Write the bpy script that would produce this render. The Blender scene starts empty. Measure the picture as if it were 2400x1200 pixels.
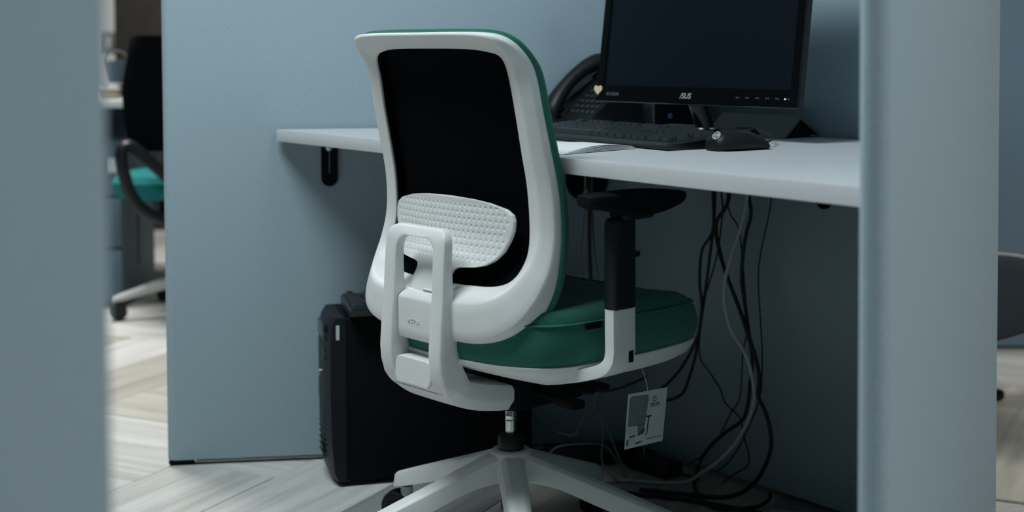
import bpy, bmesh, math, random
import numpy as np
from mathutils import Vector, Matrix
random.seed(7)
S = bpy.context.scene
C = S.collection
R = math.radians

# ------------------------------------------------------------------ camera
EYE = 0.912
cd = bpy.data.cameras.new('camera')
cam = bpy.data.objects.new('camera', cd); C.objects.link(cam)
pitch, roll = R(2.3), 0.005
fw = Vector((0, math.cos(pitch), -math.sin(pitch)))
rt0 = Vector((1, 0, 0)); up0 = rt0.cross(fw)
rt = rt0*math.cos(roll) - up0*math.sin(roll)
up = up0*math.cos(roll) + rt0*math.sin(roll)
m3 = Matrix((rt, up, -fw)).transposed()
cam.matrix_world = Matrix.Translation((0, 0, EYE)) @ m3.to_4x4()
cd.sensor_width = 36; cd.lens = 50; cd.shift_y = -0.1513
cd.dof.use_dof = True; cd.dof.focus_distance = 2.42; cd.dof.aperture_fstop = 2.8
cd.clip_start = 0.05
S.camera = cam

# ------------------------------------------------------------------ light
W = bpy.data.worlds.new('world'); S.world = W; W.use_nodes = True
bg = W.node_tree.nodes['Background']
bg.inputs[0].default_value = (0.55, 0.90, 1.0, 1); bg.inputs[1].default_value = 0.018
def area(name, loc, sx, sy, power, col=(0.88, 0.97, 1.0), target=None):
    l = bpy.data.lights.new(name, 'AREA'); l.shape = 'RECTANGLE'; l.size = sx; l.size_y = sy
    l.energy = power; l.color = col
    o = bpy.data.objects.new(name, l); o.location = loc; C.objects.link(o)
    if target:
        o.rotation_euler = (Vector(target)-Vector(loc)).to_track_quat('-Z', 'Y').to_euler()
    return o
area('ceiling_lamp', (-0.92, 1.83, 2.7), 1.2, 0.6, 60)
area('ceiling_lamp', (-1.8, 4.6, 2.7), 1.2, 0.6, 100, (1.0, 0.97, 0.92))
area('ceiling_lamp', (1.9, 0.6, 2.7), 1.2, 0.6, 60, (0.95, 0.98, 0.96))
area('ceiling_lamp', (2.4, 4.0, 2.7), 1.2, 0.6, 18, (1.0, 0.95, 0.88))
S.view_settings.view_transform = 'Standard'; S.view_settings.look = 'None'
S.view_settings.exposure = 0.0; S.view_settings.gamma = 1.0; S.view_settings.use_curve_mapping = False

# ------------------------------------------------------------------ materials
def mat(name, col, rough=0.5, metal=0.0, bump=None, spec=None, coat=0.0, vary=0.0, vscale=40, sheen=0.0):
    m = bpy.data.materials.new(name); m.use_nodes = True
    nt = m.node_tree; b = nt.nodes['Principled BSDF']
    b.inputs['Base Color'].default_value = (*col, 1); b.inputs['Roughness'].default_value = rough
    b.inputs['Metallic'].default_value = metal
    if spec is not None: b.inputs['Specular IOR Level'].default_value = spec
    if coat: b.inputs['Coat Weight'].default_value = coat
    if sheen: b.inputs['Sheen Weight'].default_value = sheen
    tc = nt.nodes.new('ShaderNodeTexCoord')
    if vary:
        n = nt.nodes.new('ShaderNodeTexNoise'); n.inputs['Scale'].default_value = vscale; n.inputs['Detail'].default_value = 6
        nt.links.new(tc.outputs['Object'], n.inputs['Vector'])
        r = nt.nodes.new('ShaderNodeValToRGB')
        r.color_ramp.elements[0].position = .3; r.color_ramp.elements[1].position = .7
        r.color_ramp.elements[0].color = (*[c*(1-vary) for c in col], 1)
        r.color_ramp.elements[1].color = (*[min(1, c*(1+vary)) for c in col], 1)
        nt.links.new(n.outputs[0], r.inputs[0]); nt.links.new(r.outputs[0], b.inputs['Base Color'])
    if bump:
        kind, scale, strength, dist = bump
        bp = nt.nodes.new('ShaderNodeBump'); bp.inputs['Strength'].default_value = strength; bp.inputs['Distance'].default_value = dist
        if kind == 'noise':
            n2 = nt.nodes.new('ShaderNodeTexNoise'); n2.inputs['Scale'].default_value = scale; n2.inputs['Detail'].default_value = 4
            nt.links.new(tc.outputs['Object'], n2.inputs['Vector']); h = n2.outputs[0]
        else:  # weave: two crossed thread waves
            hs = []
            for axis in ('X', 'Z') if kind == 'weave' else ('X', 'Y'):
                w = nt.nodes.new('ShaderNodeTexWave'); w.wave_type = 'BANDS'; w.bands_direction = axis
                w.inputs['Scale'].default_value = scale; w.inputs['Distortion'].default_value = .6
                w.inputs['Detail'].default_value = 1
                nt.links.new(tc.outputs['Object'], w.inputs['Vector']); hs.append(w.outputs['Fac'])
            a = nt.nodes.new('ShaderNodeMath'); a.operation = 'MULTIPLY'
            nt.links.new(hs[0], a.inputs[0]); nt.links.new(hs[1], a.inputs[1]); h = a.outputs[0]
        nt.links.new(h, bp.inputs['Height']); nt.links.new(bp.outputs[0], b.inputs['Normal'])
    return m
M = {}
M['fabric'] = mat('panel_fabric', (.285, .38, .435), .9, bump=('weave', 190, .35, .0006), spec=.2, vary=.10, vscale=260, sheen=.1)
M['fabric_dark'] = mat('panel_fabric_dark', (.20, .29, .37), .9, bump=('weave', 190, .3, .0006), spec=.2, vary=.10, vscale=260)
M['white'] = mat('white_plastic', (.67, .70, .695), .42, bump=('noise', 900, .06, .0004), vary=.02, vscale=30)
M['desk'] = mat('white_laminate', (.56, .595, .615), .38, vary=.015, vscale=60, bump=('noise', 600, .04, .0003))
M['green'] = mat('green_fabric', (.019, .138, .098), .9, bump=('weave', 330, .5, .0006), spec=.2, vary=.12, vscale=300, sheen=.15)
M['teal'] = mat('teal_fabric', (.012, .16, .165), .9, bump=('weave', 330, .4, .0006), spec=.2, vary=.1, vscale=300)
M['mesh'] = mat('black_mesh', (.0015, .0025, .004), .95, bump=('weave', 260, .3, .0005), spec=.05)
M['black'] = mat('black_plastic', (.006, .008, .010), .45, spec=.3, bump=('noise', 800, .05, .0003))
M['black_matte'] = mat('black_matte', (.0025, .0035, .005), .7, spec=.12, bump=('noise', 500, .05, .0003))
M['gloss'] = mat('black_gloss', (.003, .004, .005), .16, spec=.4, coat=.2, vary=.05)
M['semigloss'] = mat('semigloss_plastic', (.007, .010, .012), .26, spec=.5, vary=.05)
M['screen'] = mat('dark_screen', (.004, .008, .013), .32, spec=.25, vary=.04)
M['key'] = mat('keycap', (.024, .031, .036), .30, spec=.7, vary=.1)
M['chrome'] = mat('chrome', (.55, .57, .58), .22, metal=1, vary=.05)
M['darkmetal'] = mat('dark_metal', (.10, .12, .125), .42, metal=.6, vary=.12, vscale=18)
M['flap'] = mat('grey_brown_metal', (.125, .125, .12), .5, metal=.3, vary=.12, vscale=25)
M['cable'] = mat('black_cable', (.006, .009, .012), .55, vary=.1)
M['greycable'] = mat('grey_cable', (.15, .18, .20), .5, vary=.08)
M['palecable'] = mat('pale_cable', (.42, .48, .52), .5, vary=.06)
M['paper'] = mat('paper', (.74, .77, .78), .8, vary=.02)
M['card'] = mat('card_white', (.55, .62, .64), .6, vary=.03)
M['cardgrey'] = mat('card_print_grey', (.16, .20, .23), .6, vary=.25, vscale=300)
M['carddark'] = mat('card_print_dark', (.03, .04, .045), .6, vary=.1)
M['cardred'] = mat('card_print_brown', (.16, .05, .035), .6, vary=.1)
M['orange'] = mat('orange_print', (.60, .17, .03), .6, vary=.1)
M['silver'] = mat('silver_print', (.50, .55, .56), .4, vary=.05)
M['greyprint'] = mat('grey_print', (.12, .13, .14), .5, vary=.05)
M['dimprint'] = mat('dim_print', (.05, .055, .06), .5, vary=.05)
M['cream'] = mat('cream_sticker', (.75, .60, .42), .6, vary=.05)
M['reddot'] = mat('red_print', (.25, .06, .04), .6, vary=.05)
M['blue'] = mat('blue_sticker', (.06, .22, .55), .5, vary=.1)
M['brown'] = mat('dark_brown_wood', (.016, .013, .010), .6, vary=.25, vscale=12)
M['wall'] = mat('painted_wall', (.72, .74, .74), .8, vary=.02)
M['greylam'] = mat('grey_blue_laminate', (.07, .12, .16), .6, vary=.05)
M['beige'] = mat('beige_plastic', (.33, .28, .20), .6, vary=.1)
M['bgleg'] = mat('grey_plastic', (.42, .43, .42), .5, vary=.04)
M['greyup'] = mat('grey_upholstery', (.034, .05, .06), .9, bump=('weave', 200, .4, .0006), vary=.12, vscale=200)
M['brass'] = mat('zinc_screw', (.55, .52, .45), .4, metal=.7, vary=.1)
M['led'] = mat('led', (.8, .9, .9), .5)
nt = M['led'].node_tree; nt.nodes['Principled BSDF'].inputs['Emission Color'].default_value = (.9, 1, .95, 1)
nt.nodes['Principled BSDF'].inputs['Emission Strength'].default_value = 1.0

def carpet_mat():
    m = bpy.data.materials.new('carpet'); m.use_nodes = True
    nt = m.node_tree; b = nt.nodes['Principled BSDF']; b.inputs['Roughness'].default_value = .95
    b.inputs['Specular IOR Level'].default_value = .1
    tc = nt.nodes.new('ShaderNodeTexCoord'); oi = nt.nodes.new('ShaderNodeObjectInfo')
    add = nt.nodes.new('ShaderNodeVectorMath'); add.operation = 'MULTIPLY_ADD'
    add.inputs[1].default_value = (1.6, 26, 1)
    comb = nt.nodes.new('ShaderNodeCombineXYZ')
    mu = nt.nodes.new('ShaderNodeMath'); mu.operation = 'MULTIPLY'; mu.inputs[1].default_value = 37
    nt.links.new(oi.outputs['Random'], mu.inputs[0]); nt.links.new(mu.outputs[0], comb.inputs[0]); nt.links.new(mu.outputs[0], comb.inputs[1])
    nt.links.new(tc.outputs['Object'], add.inputs[0]); nt.links.new(comb.outputs[0], add.inputs[2])
    n = nt.nodes.new('ShaderNodeTexNoise'); n.inputs['Scale'].default_value = 1.0; n.inputs['Detail'].default_value = 5; n.inputs['Roughness'].default_value = .65
    nt.links.new(add.outputs[0], n.inputs['Vector'])
    n2 = nt.nodes.new('ShaderNodeTexNoise'); n2.inputs['Scale'].default_value = 420; n2.inputs['Detail'].default_value = 3
    nt.links.new(tc.outputs['Object'], n2.inputs['Vector'])
    r = nt.nodes.new('ShaderNodeValToRGB'); e = r.color_ramp.elements
    e[0].position = .30; e[0].color = (.47, .47, .445, 1); e[1].position = .60; e[1].color = (.66, .67, .65, 1)
    nt.links.new(n.outputs[0], r.inputs[0])
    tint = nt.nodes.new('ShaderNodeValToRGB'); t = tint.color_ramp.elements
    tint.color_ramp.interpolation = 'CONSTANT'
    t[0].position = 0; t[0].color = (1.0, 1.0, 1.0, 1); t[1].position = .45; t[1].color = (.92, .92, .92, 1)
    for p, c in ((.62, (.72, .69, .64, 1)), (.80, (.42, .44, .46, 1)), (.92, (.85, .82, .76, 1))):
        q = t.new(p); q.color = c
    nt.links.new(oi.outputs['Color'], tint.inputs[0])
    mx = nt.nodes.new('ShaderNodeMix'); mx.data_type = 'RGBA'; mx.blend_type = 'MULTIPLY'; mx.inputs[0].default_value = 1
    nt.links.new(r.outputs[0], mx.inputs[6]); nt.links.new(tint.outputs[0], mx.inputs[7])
    r2 = nt.nodes.new('ShaderNodeValToRGB'); r2.color_ramp.elements[0].position = .3; r2.color_ramp.elements[1].position = .7
    r2.color_ramp.elements[0].color = (.72, .72, .72, 1)
    nt.links.new(n2.outputs[0], r2.inputs[0])
    mx2 = nt.nodes.new('ShaderNodeMix'); mx2.data_type = 'RGBA'; mx2.blend_type = 'MULTIPLY'; mx2.inputs[0].default_value = 1
    nt.links.new(mx.outputs[2], mx2.inputs[6]); nt.links.new(r2.outputs[0], mx2.inputs[7])
    nt.links.new(mx2.outputs[2], b.inputs['Base Color'])
    bp = nt.nodes.new('ShaderNodeBump'); bp.inputs['Strength'].default_value = .5; bp.inputs['Distance'].default_value = .002
    nt.links.new(n2.outputs[0], bp.inputs['Height']); nt.links.new(bp.outputs[0], b.inputs['Normal'])
    return m
M['carpet'] = carpet_mat()

# ------------------------------------------------------------------ helpers
def obj(name, bm, m, parent=None, smooth=True, angle=38):
    if isinstance(bm, bpy.types.Mesh): me = bm
    else:
        bmesh.ops.recalc_face_normals(bm, faces=bm.faces[:])
        if smooth:
            for f in bm.faces: f.smooth = True
            for e in bm.edges:
                if len(e.link_faces) == 2 and e.calc_face_angle(0) > R(angle): e.smooth = False
        me = bpy.data.meshes.new(name); bm.to_mesh(me); bm.free()
    if not me.materials: me.materials.append(M[m] if isinstance(m, str) else m)
    o = bpy.data.objects.new(name, me); C.objects.link(o)
    if parent is not None: o.parent = parent
    return o
def tag(o, label, cat, group=None):
    o['label'] = label; o['category'] = cat
    if group: o['group'] = group
    return o
def thing(name, label, cat, loc=(0, 0, 0), rotz=0, group=None):
    o = bpy.data.objects.new(name, None); C.objects.link(o)
    o.empty_display_size = .05; o.location = loc; o.rotation_euler = (0, 0, rotz)
    return tag(o, label, cat, group)
def structure(o): o['kind'] = 'structure'; return o
def NB(): return bmesh.new()
def rbox(bm, c, s, r=.003, seg=2, mx=None):
    g = bmesh.ops.create_cube(bm, size=1)
    vs = g['verts']
    for v in vs: v.co = Vector((v.co.x*s[0]+c[0], v.co.y*s[1]+c[1], v.co.z*s[2]+c[2]))
    if r > 0:
        es = list({e for v in vs for e in v.link_edges})
        out = bmesh.ops.bevel(bm, geom=es, offset=min(r, min(s)*.49), segments=seg, affect='EDGES', profile=.5)
        vs = list({v for f in out['faces'] for v in f.verts} | {v for v in vs if v.is_valid})
    if mx is not None:
        for v in vs: v.co = mx @ v.co
    return bm
def box(c, s, r=.003, seg=2, mx=None): return rbox(NB(), c, s, r, seg, mx)
def loft(bm, rings, closed=False, cap=True):
    """rings: list of rings (list of 3D pts, each ring closed)."""
    V = [[bm.verts.new(p) for p in r] for r in rings]
    n = len(rings[0]); k = len(rings)
    for i in range(k if closed else k-1):
        a, b = V[i], V[(i+1) % k]
        for j in range(n):
            bm.faces.new((a[j], a[(j+1) % n], b[(j+1) % n], b[j]))
    if cap and not closed:
        bm.faces.new(V[0][::-1]); bm.faces.new(V[-1])
    return bm
def chaikin(p, r=.25):
    p = np.asarray(p, float); q = np.roll(p, -1, 0)
    out = np.empty((2*len(p), p.shape[1])); out[0::2] = p*(1-r)+q*r; out[1::2] = p*r+q*(1-r)
    return out
def rounded(p, r=.14): return chaikin(chaikin(p, r), .25)
def catmull(P, n=4, closed=False):
    P = np.asarray(P, float); k = len(P); out = []
    for i in range(k if closed else k-1):
        if closed: p0, p1, p2, p3 = P[i-1], P[i], P[(i+1) % k], P[(i+2) % k]
        else: p0, p1, p2, p3 = P[max(i-1, 0)], P[i], P[i+1], P[min(i+2, k-1)]
        for t in np.arange(n)/n:
            out.append(.5*((2*p1)+(-p0+p2)*t+(2*p0-5*p1+4*p2-p3)*t*t+(-p0+3*p1-3*p2+p3)*t**3))
    if not closed: out.append(P[-1])
    return np.array(out)
def tube(bm, pts, r, n=10, smooth=4, rx=None):
    P = catmull(pts, smooth) if smooth else np.asarray(pts, float)
    rings = []; up_ = None
    for i in range(len(P)):
        t = Vector(P[min(i+1, len(P)-1)]-P[max(i-1, 0)]).normalized()
        if up_ is None:
            up_ = Vector((0, 0, 1)) if abs(t.z) < .9 else Vector((1, 0, 0))
        up_ = (up_ - t*up_.dot(t)).normalized(); s = t.cross(up_)
        ra = r[i] if hasattr(r, '__len__') else r
        rb = ra if rx is None else rx
        rings.append([Vector(P[i])+up_*math.cos(a)*ra+s*math.sin(a)*rb for a in np.linspace(0, 2*math.pi, n, endpoint=False)])
    return loft(bm, rings)
def lathe(bm, prof, n=32, c=(0, 0, 0), mx=None):
    rings = []
    for r, z in prof:
        ring = [Vector((c[0]+max(r, 1e-5)*math.cos(a), c[1]+max(r, 1e-5)*math.sin(a), c[2]+z)) for a in np.linspace(0, 2*math.pi, n, endpoint=False)]
        rings.append([mx @ p for p in ring] if mx is not None else ring)
    return loft(bm, rings)
def prism(bm, poly, a, b, fn, bev=0):
    """poly: 2D points; extruded from depth a to b, fn(u,v,d)->3D; bev insets both end faces."""
    P = np.asarray(poly, float); c = P.mean(0)
    rings = []
    if bev:
        d = P-c; L = np.linalg.norm(d, axis=1, keepdims=True); Q = P-d/L*bev; s = math.copysign(bev, b-a)
        rings = [[fn(u, v, a) for u, v in Q], [fn(u, v, a+s) for u, v in P], [fn(u, v, b-s) for u, v in P], [fn(u, v, b) for u, v in Q]]
    else: rings = [[fn(u, v, a) for u, v in P], [fn(u, v, b) for u, v in P]]
    return loft(bm, rings)
def rrect(hw0, hw1, z0, z1, r, n=5, side=6):
    """rounded rectangle: half width hw0 at z0 (bottom), hw1 at z1 (top); list of (y,z)"""
    pts = []
    def hw(z): return hw0+(hw1-hw0)*(z-z0)/(z1-z0)
    corners = [(-1, z1, 90), (-1, z0, 180), (1, z0, 270), (1, z1, 0)]
    for k, (sy, z, a0) in enumerate(corners):
        cz = z-r if z == z1 else z+r; cy = sy*(hw(cz)-r)
        arc = [(cy+r*math.cos(R(a0+90*i/n)), cz+r*math.sin(R(a0+90*i/n))) for i in range(n+1)]
        pts.append(arc)
    out = []
    for k in range(4):
        out += pts[k]; a = pts[k][-1]; b = pts[(k+1) % 4][0]
        out += [(a[0]+(b[0]-a[0])*i/side, a[1]+(b[1]-a[1])*i/side) for i in range(1, side)]
    return out
def text(body, size, name, m, parent, mx, ext=.0003, align='CENTER', shear=0, space=1.0):
    cu = bpy.data.curves.new('lettering', 'FONT'); cu.body = body; cu.size = size; cu.extrude = ext
    cu.align_x = align; cu.align_y = 'CENTER'; cu.shear = shear; cu.space_character = space; cu.resolution_u = 2
    t = bpy.data.objects.new('lettering', cu); C.objects.link(t)
    dg = bpy.context.evaluated_depsgraph_get()
    me = bpy.data.meshes.new_from_object(t.evaluated_get(dg))
    bpy.data.objects.remove(t)
    me.materials.clear(); me.transform(mx)
    return obj(name, me, m, parent)
def frame(o, x, y):
    x = Vector(x).normalized(); z = x.cross(Vector(y)).normalized(); y = z.cross(x)
    mx = Matrix((x, y, z)).transposed().to_4x4(); mx.translation = Vector(o); return mx

# ------------------------------------------------------------------ floor
bm = NB(); rbox(bm, (0, 4, -.012), (9, 12, .012), 0)
floor = structure(obj('floor', bm, 'carpet')); floor.color = (.5, .5, .5, 1)
Lp, Wp = 1.0, .25
pm = box((Lp/2, Wp/2, -.003), (Lp-.0016, Wp-.0016, .006), .0012, 1)
plank_me = None
th = R(64); e1 = Vector((math.cos(th), math.sin(th))); e2 = Vector((math.sin(th), -math.cos(th)))
org = Vector((-.593, 2.788)) - e1*.55
rnd = random.Random(11)
def in_view(x, z):
    if z < 2.2 or z > 7.4: return False
    px = 1200+3333*x/z
    return -250 < px < 2750
shade_fix = {}
for i in range(-40, 60):
    for j in range(-14, 15):
        for kind in (0, 1):
            if kind == 0: u, v = i*Wp+j*Lp, i*Wp-j*Lp; cu, cv = u+Lp/2, v+Wp/2
            else: u, v = i*Wp+j*Lp+Lp, i*Wp-j*Lp+Wp-Lp; cu, cv = u+Wp/2, v+Lp/2
            c = org+e1*cu+e2*cv
            if not in_view(c.x, c.y): continue
            if plank_me is None:
                o = obj('carpet_plank', pm, 'carpet', floor); plank_me = o.data
            else:
                o = bpy.data.objects.new('carpet_plank', plank_me); C.objects.link(o); o.parent = floor
            z = .0005+rnd.uniform(-.0004, .0004)
            if kind == 0:
                p = org+e1*u+e2*(v+Wp); o.location = (p.x, p.y, z); o.rotation_euler = (0, 0, th)
            else:
                p = org+e1*u+e2*v; o.location = (p.x, p.y, z); o.rotation_euler = (0, 0, th-math.pi/2)
                # local x along e2, local y along e1
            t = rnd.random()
            q = c-Vector((-.327, 2.788))  # darker plank tone under the workstation, with its shadow tinted in too
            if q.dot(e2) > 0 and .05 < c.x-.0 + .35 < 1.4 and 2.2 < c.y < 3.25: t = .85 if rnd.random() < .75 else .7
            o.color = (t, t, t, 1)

# ------------------------------------------------------------------ room behind
structure(obj('wall_back', box((0, 7.6, 1.35), (9, .1, 2.7), 0), 'wall'))
sw = thing('light_switch', 'small grey switch plate on the pale wall above the far white desk', 'switch', (-2.14, 7.55, .93))
obj('plate', box((0, -.006, 0), (.10, .012, .11), .004), 'greyprint', sw); obj('rocker', box((0, -.014, 0), (.04, .008, .06), .002), 'bgleg', sw)
cb = thing('tall_cabinet', 'tall dark brown wooden cabinet standing against the far wall', 'cabinet', (-1.243, 7.0, 0))
obj('body', box((0, .25, 1.05), (1.42, .5, 2.1), .004), 'brown', cb)
for k in (-1, 1):
    d = obj('door', box((k*.352, -.011, 1.07), (.69, .02, 1.98), .003), 'brown', cb)
    obj('handle', box((k*.05, -.03, 1.0), (.012, .02, .16), .003), 'darkmetal', d)
obj('plinth', box((0, .24, .03), (1.38, .44, .06), .002), 'black_matte', cb)

# ------------------------------------------------------------------ partitions
def panel(label, p_free, p_fix, thick=.036, h=1.6, side=1, m='fabric', feet=('free',), group=None, both=False):
    """p_free: free rounded end of the visible face, p_fix: other end of the same face; side: thickness direction."""
    a = Vector(p_free); b = Vector(p_fix); L = (b-a).length; ang = math.atan2(b.y-a.y, b.x-a.x)
    t = thing('partition_panel', label, 'partition', (a.x, a.y, 0), ang, group)
    r = thick/2; prof = [(L, 0), (L, side*thick)]
    if both: prof = [(L-r+r*math.sin(R(x)), side*(r-r*math.cos(R(x)))) for x in range(0, 181, 15)]
    prof += [(r-r*math.sin(R(x)), side*(r+r*math.cos(R(x)))) for x in range(0, 181, 12)]
    bm = NB(); prism(bm, prof, .013, h-.012, lambda u, v, d: Vector((u, v, d)))
    obj('fabric_face', bm, m, t, angle=30)
    bm = NB(); prism(bm, [(x, y) for x, y in prof], h-.012, h, lambda u, v, d: Vector((u, v, d)), .002)
    obj('top_cap', bm, 'greylam', t)
    bm = NB(); rbox(bm, (L/2, side*r, .0095), (L-.12, .016, .007), .001, 1)
    obj('base_rail', bm, 'darkmetal', t)
    for x in (.03, L-.04):
        bm = NB(); rbox(bm, (x, side*r, .0085), (.055, thick*.96, .009), .003, 2); lathe(bm, [(0, 0), (.013, 0), (.015, .003), (.013, .006), (0, .006)], 16, (x-.012, side*r, .0))
        obj('foot', bm, 'black_matte', t)
    return t
CORNER = Vector((.256, 3.179)); bdir = Vector((.607, -.795)); nB = Vector((.795, .607))
P_IN = CORNER+bdir*.905
panel('blue grey fabric partition with black corner foot behind the computer tower', (-.751, 3.049), CORNER, side=1)
panel('shaded fabric partition behind the hanging cables and monitor', P_IN, CORNER, side=-1)
C_OUT = Vector((.847, 2.470)); cdir = Vector((-.433, -.901)).normalized()
panel('upright fabric partition standing nearest on the right, crossing the desk end', C_OUT+cdir*.985, C_OUT, side=1)
panel('blurred fabric partition closest to the camera at the left edge', (-.2495, .90), (-.576, .222), side=-1)
panel('distant blue partition on the far right behind the grey tub chair', (.95, 4.19), (2.7, 4.15), side=1, m='fabric_dark')

# ------------------------------------------------------------------ desk
DZ = .73
desk = thing('desk', 'white laminate desktop fixed along the two partitions under the monitor', 'desk', (0, 0, 0))
fl_, fr_ = Vector((-.507, 3.062)), Vector((.452, 1.757))
br_ = CORNER+bdir*.875-nB*.003
cor = CORNER+Vector((-.004, -.004))
poly = [fl_, fr_, br_, cor]
bm = NB()
poly2 = [(-.500, 3.072), (-.509, 3.066), (-.503, 3.054)] + [tuple(fr_), tuple(br_), tuple(cor)]
prism(bm, poly2, DZ-.025, DZ, lambda u, v, d: Vector((u, v, d)), .0012)
obj('desktop', bm, 'desk', desk, angle=30)
def bracket(p, ang, drop=.10, w=.036, zs=-.041):
    """black slotted plate on a panel face under the desk; p = foot on face, ang = direction along the face"""
    mx = Matrix.Translation((p[0], p[1], 0)) @ Matrix.Rotation(ang, 4, 'Z')
    pl = [(-w/2, DZ-.026)] + [(-w/2*math.cos(R(a)), DZ-.026-drop+w/2-w/2*math.sin(R(a))) for a in range(0, 181, 15)] + [(w/2, DZ-.026)]
    bm = NB(); prism(bm, pl, -.0015, -.009, lambda u, v, d: mx @ Vector((u, d, v)), .001)
    b = obj('bracket', bm, 'black_matte', desk)
    bm = NB(); rbox(bm, (0, -.0095, DZ-.072), (.003, .002, .052), .0008, 1, mx); obj('slot', bm, 'darkmetal', b)
    bm = NB(); lathe(bm, [(0, 0), (.0075, 0), (.0075, .002), (.005, .004), (0, .0042)], 20, mx=mx @ frame((0, -.009, DZ+zs), (1, 0, 0), (0, 0, 1))); obj('screw', bm, 'brass', b)
    return b
angA = math.atan2(.128, .992)
bracket((-.399, 3.0955), angA)
bracket((.165, 3.168), angA, .145, .095, -.150)
bracket((.602, 2.726), math.atan2(-.795, .607)+0, .112, .036)

# ------------------------------------------------------------------ main chair
CH = thing('office_chair', 'white framed office chair with green seat pulled up to the desk', 'chair', (-.005, 2.46, 0), R(41))
ez = [.40, .414, .431, .455, .492, .524, .551, .578, .6, .65, .69, .75, .80, .868, .905, .935]
ex = [-.155, -.162, -.172, -.164, -.142, -.13, -.116, -.106, -.102, -.1, -.104, -.118, -.13, -.144, -.16, -.2]
def prof(y, z):
    b = np.interp(z, [.4, .5, .65, .9], [.045, .04, .03, .02])
    return np.interp(z, ez, ex)-b*(1-min(1, (y/.225)**2))
ST = [  # yo, zo, yi, zi, s2, x2, s3, x3, x1, x4
 (0, .932, 0, .905, .22, -.214, .04, -.212, -.181, -.192),
 (-.10, .932, -.10, .904, .22, -.210, .04, -.208, -.175, -.188),
 (-.165, .930, -.145, .899, .22, -.203, .04, -.200, -.168, -.180),
 (-.197, .921, -.164, .893, .27, -.191, .05, -.187, -.163, -.170),
 (-.211, .900, -.172, .880, .42, -.174, .06, -.165, -.158, -.150),
 (-.216, .868, -.174, .852, .48, -.157, .06, -.145, -.150, -.131),
 (-.220, .800, -.176, .800, .48, -.143, .06, -.131, -.140, -.117),
 (-.222, .740, -.176, .740, .48, -.129, .06, -.117, -.128, -.103),
 (-.224, .680, -.177, .682, .48, -.117, .06, -.104, -.117, -.090),
 (-.226, .620, -.178, .620, .48, -.115, .06, -.101, -.113, -.086),
 (-.228, .570, -.180, .582, .53, -.127, .06, -.110, -.118, -.092),
 (-.228, .530, -.176, .556, .65, -.146, .08, -.128, -.128, -.100),
 (-.222, .495, -.166, .538, .72, -.164, .10, -.147, -.138, -.112),
 (-.207, .463, -.150, .528, .75, -.180, .12, -.167, -.147, -.124),
 (-.180, .440, -.125, .523, .76, -.190, .14, -.183, -.155, -.134),
 (-.140, .426, -.090, .521, .77, -.195, .15, -.192, -.160, -.142),
 (-.090, .421, -.060, .520, .77, -.197, .15, -.196, -.163, -.146),
 (0, .419, 0, .520, .77, -.197, .15, -.197, -.165, -.148)]
half = np.array(ST)
mir = half.copy()[1:-1][::-1]; mir[:, 0] *= -1; mir[:, 2] *= -1
full = catmull(np.vstack([half, mir]), 4, closed=True)
rings = []
for yo, zo, yi, zi, s2, x2, s3, x3, x1, x4 in full:
    O = np.array([yo, zo]); I = np.array([yi, zi])
    def P(s, x): q = O+(I-O)*s; return (x, q[0], q[1])
    rings.append(rounded([P(1, x1+.005), P(1, x1), P(s2, x2), P(s3, x3), P(0, x4), P(.5, max(x4, x1+.012)+.004)], .085))
bm = NB(); loft(bm, rings, closed=True); obj('back_frame', bm, 'white', CH, angle=60)
def fan(bm, outer, cy, cz, xf, steps, edge=None):
    rr = list(edge or [])
    for s in steps:
        rr.append([(xf(cy+(y-cy)*s, cz+(z-cz)*s), cy+(y-cy)*s, cz+(z-cz)*s) for y, z in outer])
    loft(bm, rr, cap=False); bm.verts.ensure_lookup_table(); n = len(outer); bm.faces.new(bm.verts[-n:]); return bm
inner = [(r[2]*1.03, .71+(r[3]-.71)*1.02) for r in full]
wall_a = [(r[8]+.0035, r[2]*1.012, .71+(r[3]-.71)*1.01) for r in full]
wall_b = [(r[8]+.018, r[2]*1.012, .71+(r[3]-.71)*1.01) for r in full]
bm = NB(); fan(bm, inner, 0, .71, lambda y, z: prof(y, z)+.020, [.99, .9, .75, .6, .4, .2, .02], [wall_a, wall_b])
obj('mesh_panel', bm, 'mesh', CH, angle=60)
outer = [(r[0], r[1]) for r in full]; x4s = [r[9] for r in full]
def off(p, d):
    v = Vector((p[0], p[1]-.68)).normalized(); return (p[0]+v.x*d*.5, p[1]+v.y*d)
e0 = [(x-.001, *off(p, -.002)) for p, x in zip(outer, x4s)]
e1_ = [(x+.002, *off(p, .005)) for p, x in zip(outer, x4s)]
e2_ = [(x+.0075, *off(p, .005)) for p, x in zip(outer, x4s)]
e3_ = [(x+.016, *off(p, -.004)) for p, x in zip(outer, x4s)]
bm = NB(); fan(bm, outer, 0, .70, lambda y, z: prof(y, z)+.058-.02*min(1, (abs(y)/.22)**2), [.88, .7, .5, .3, .1, .02], [e0, e1_, e2_, e3_])
obj('back_upholstery', bm, 'green', CH, angle=60)
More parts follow.
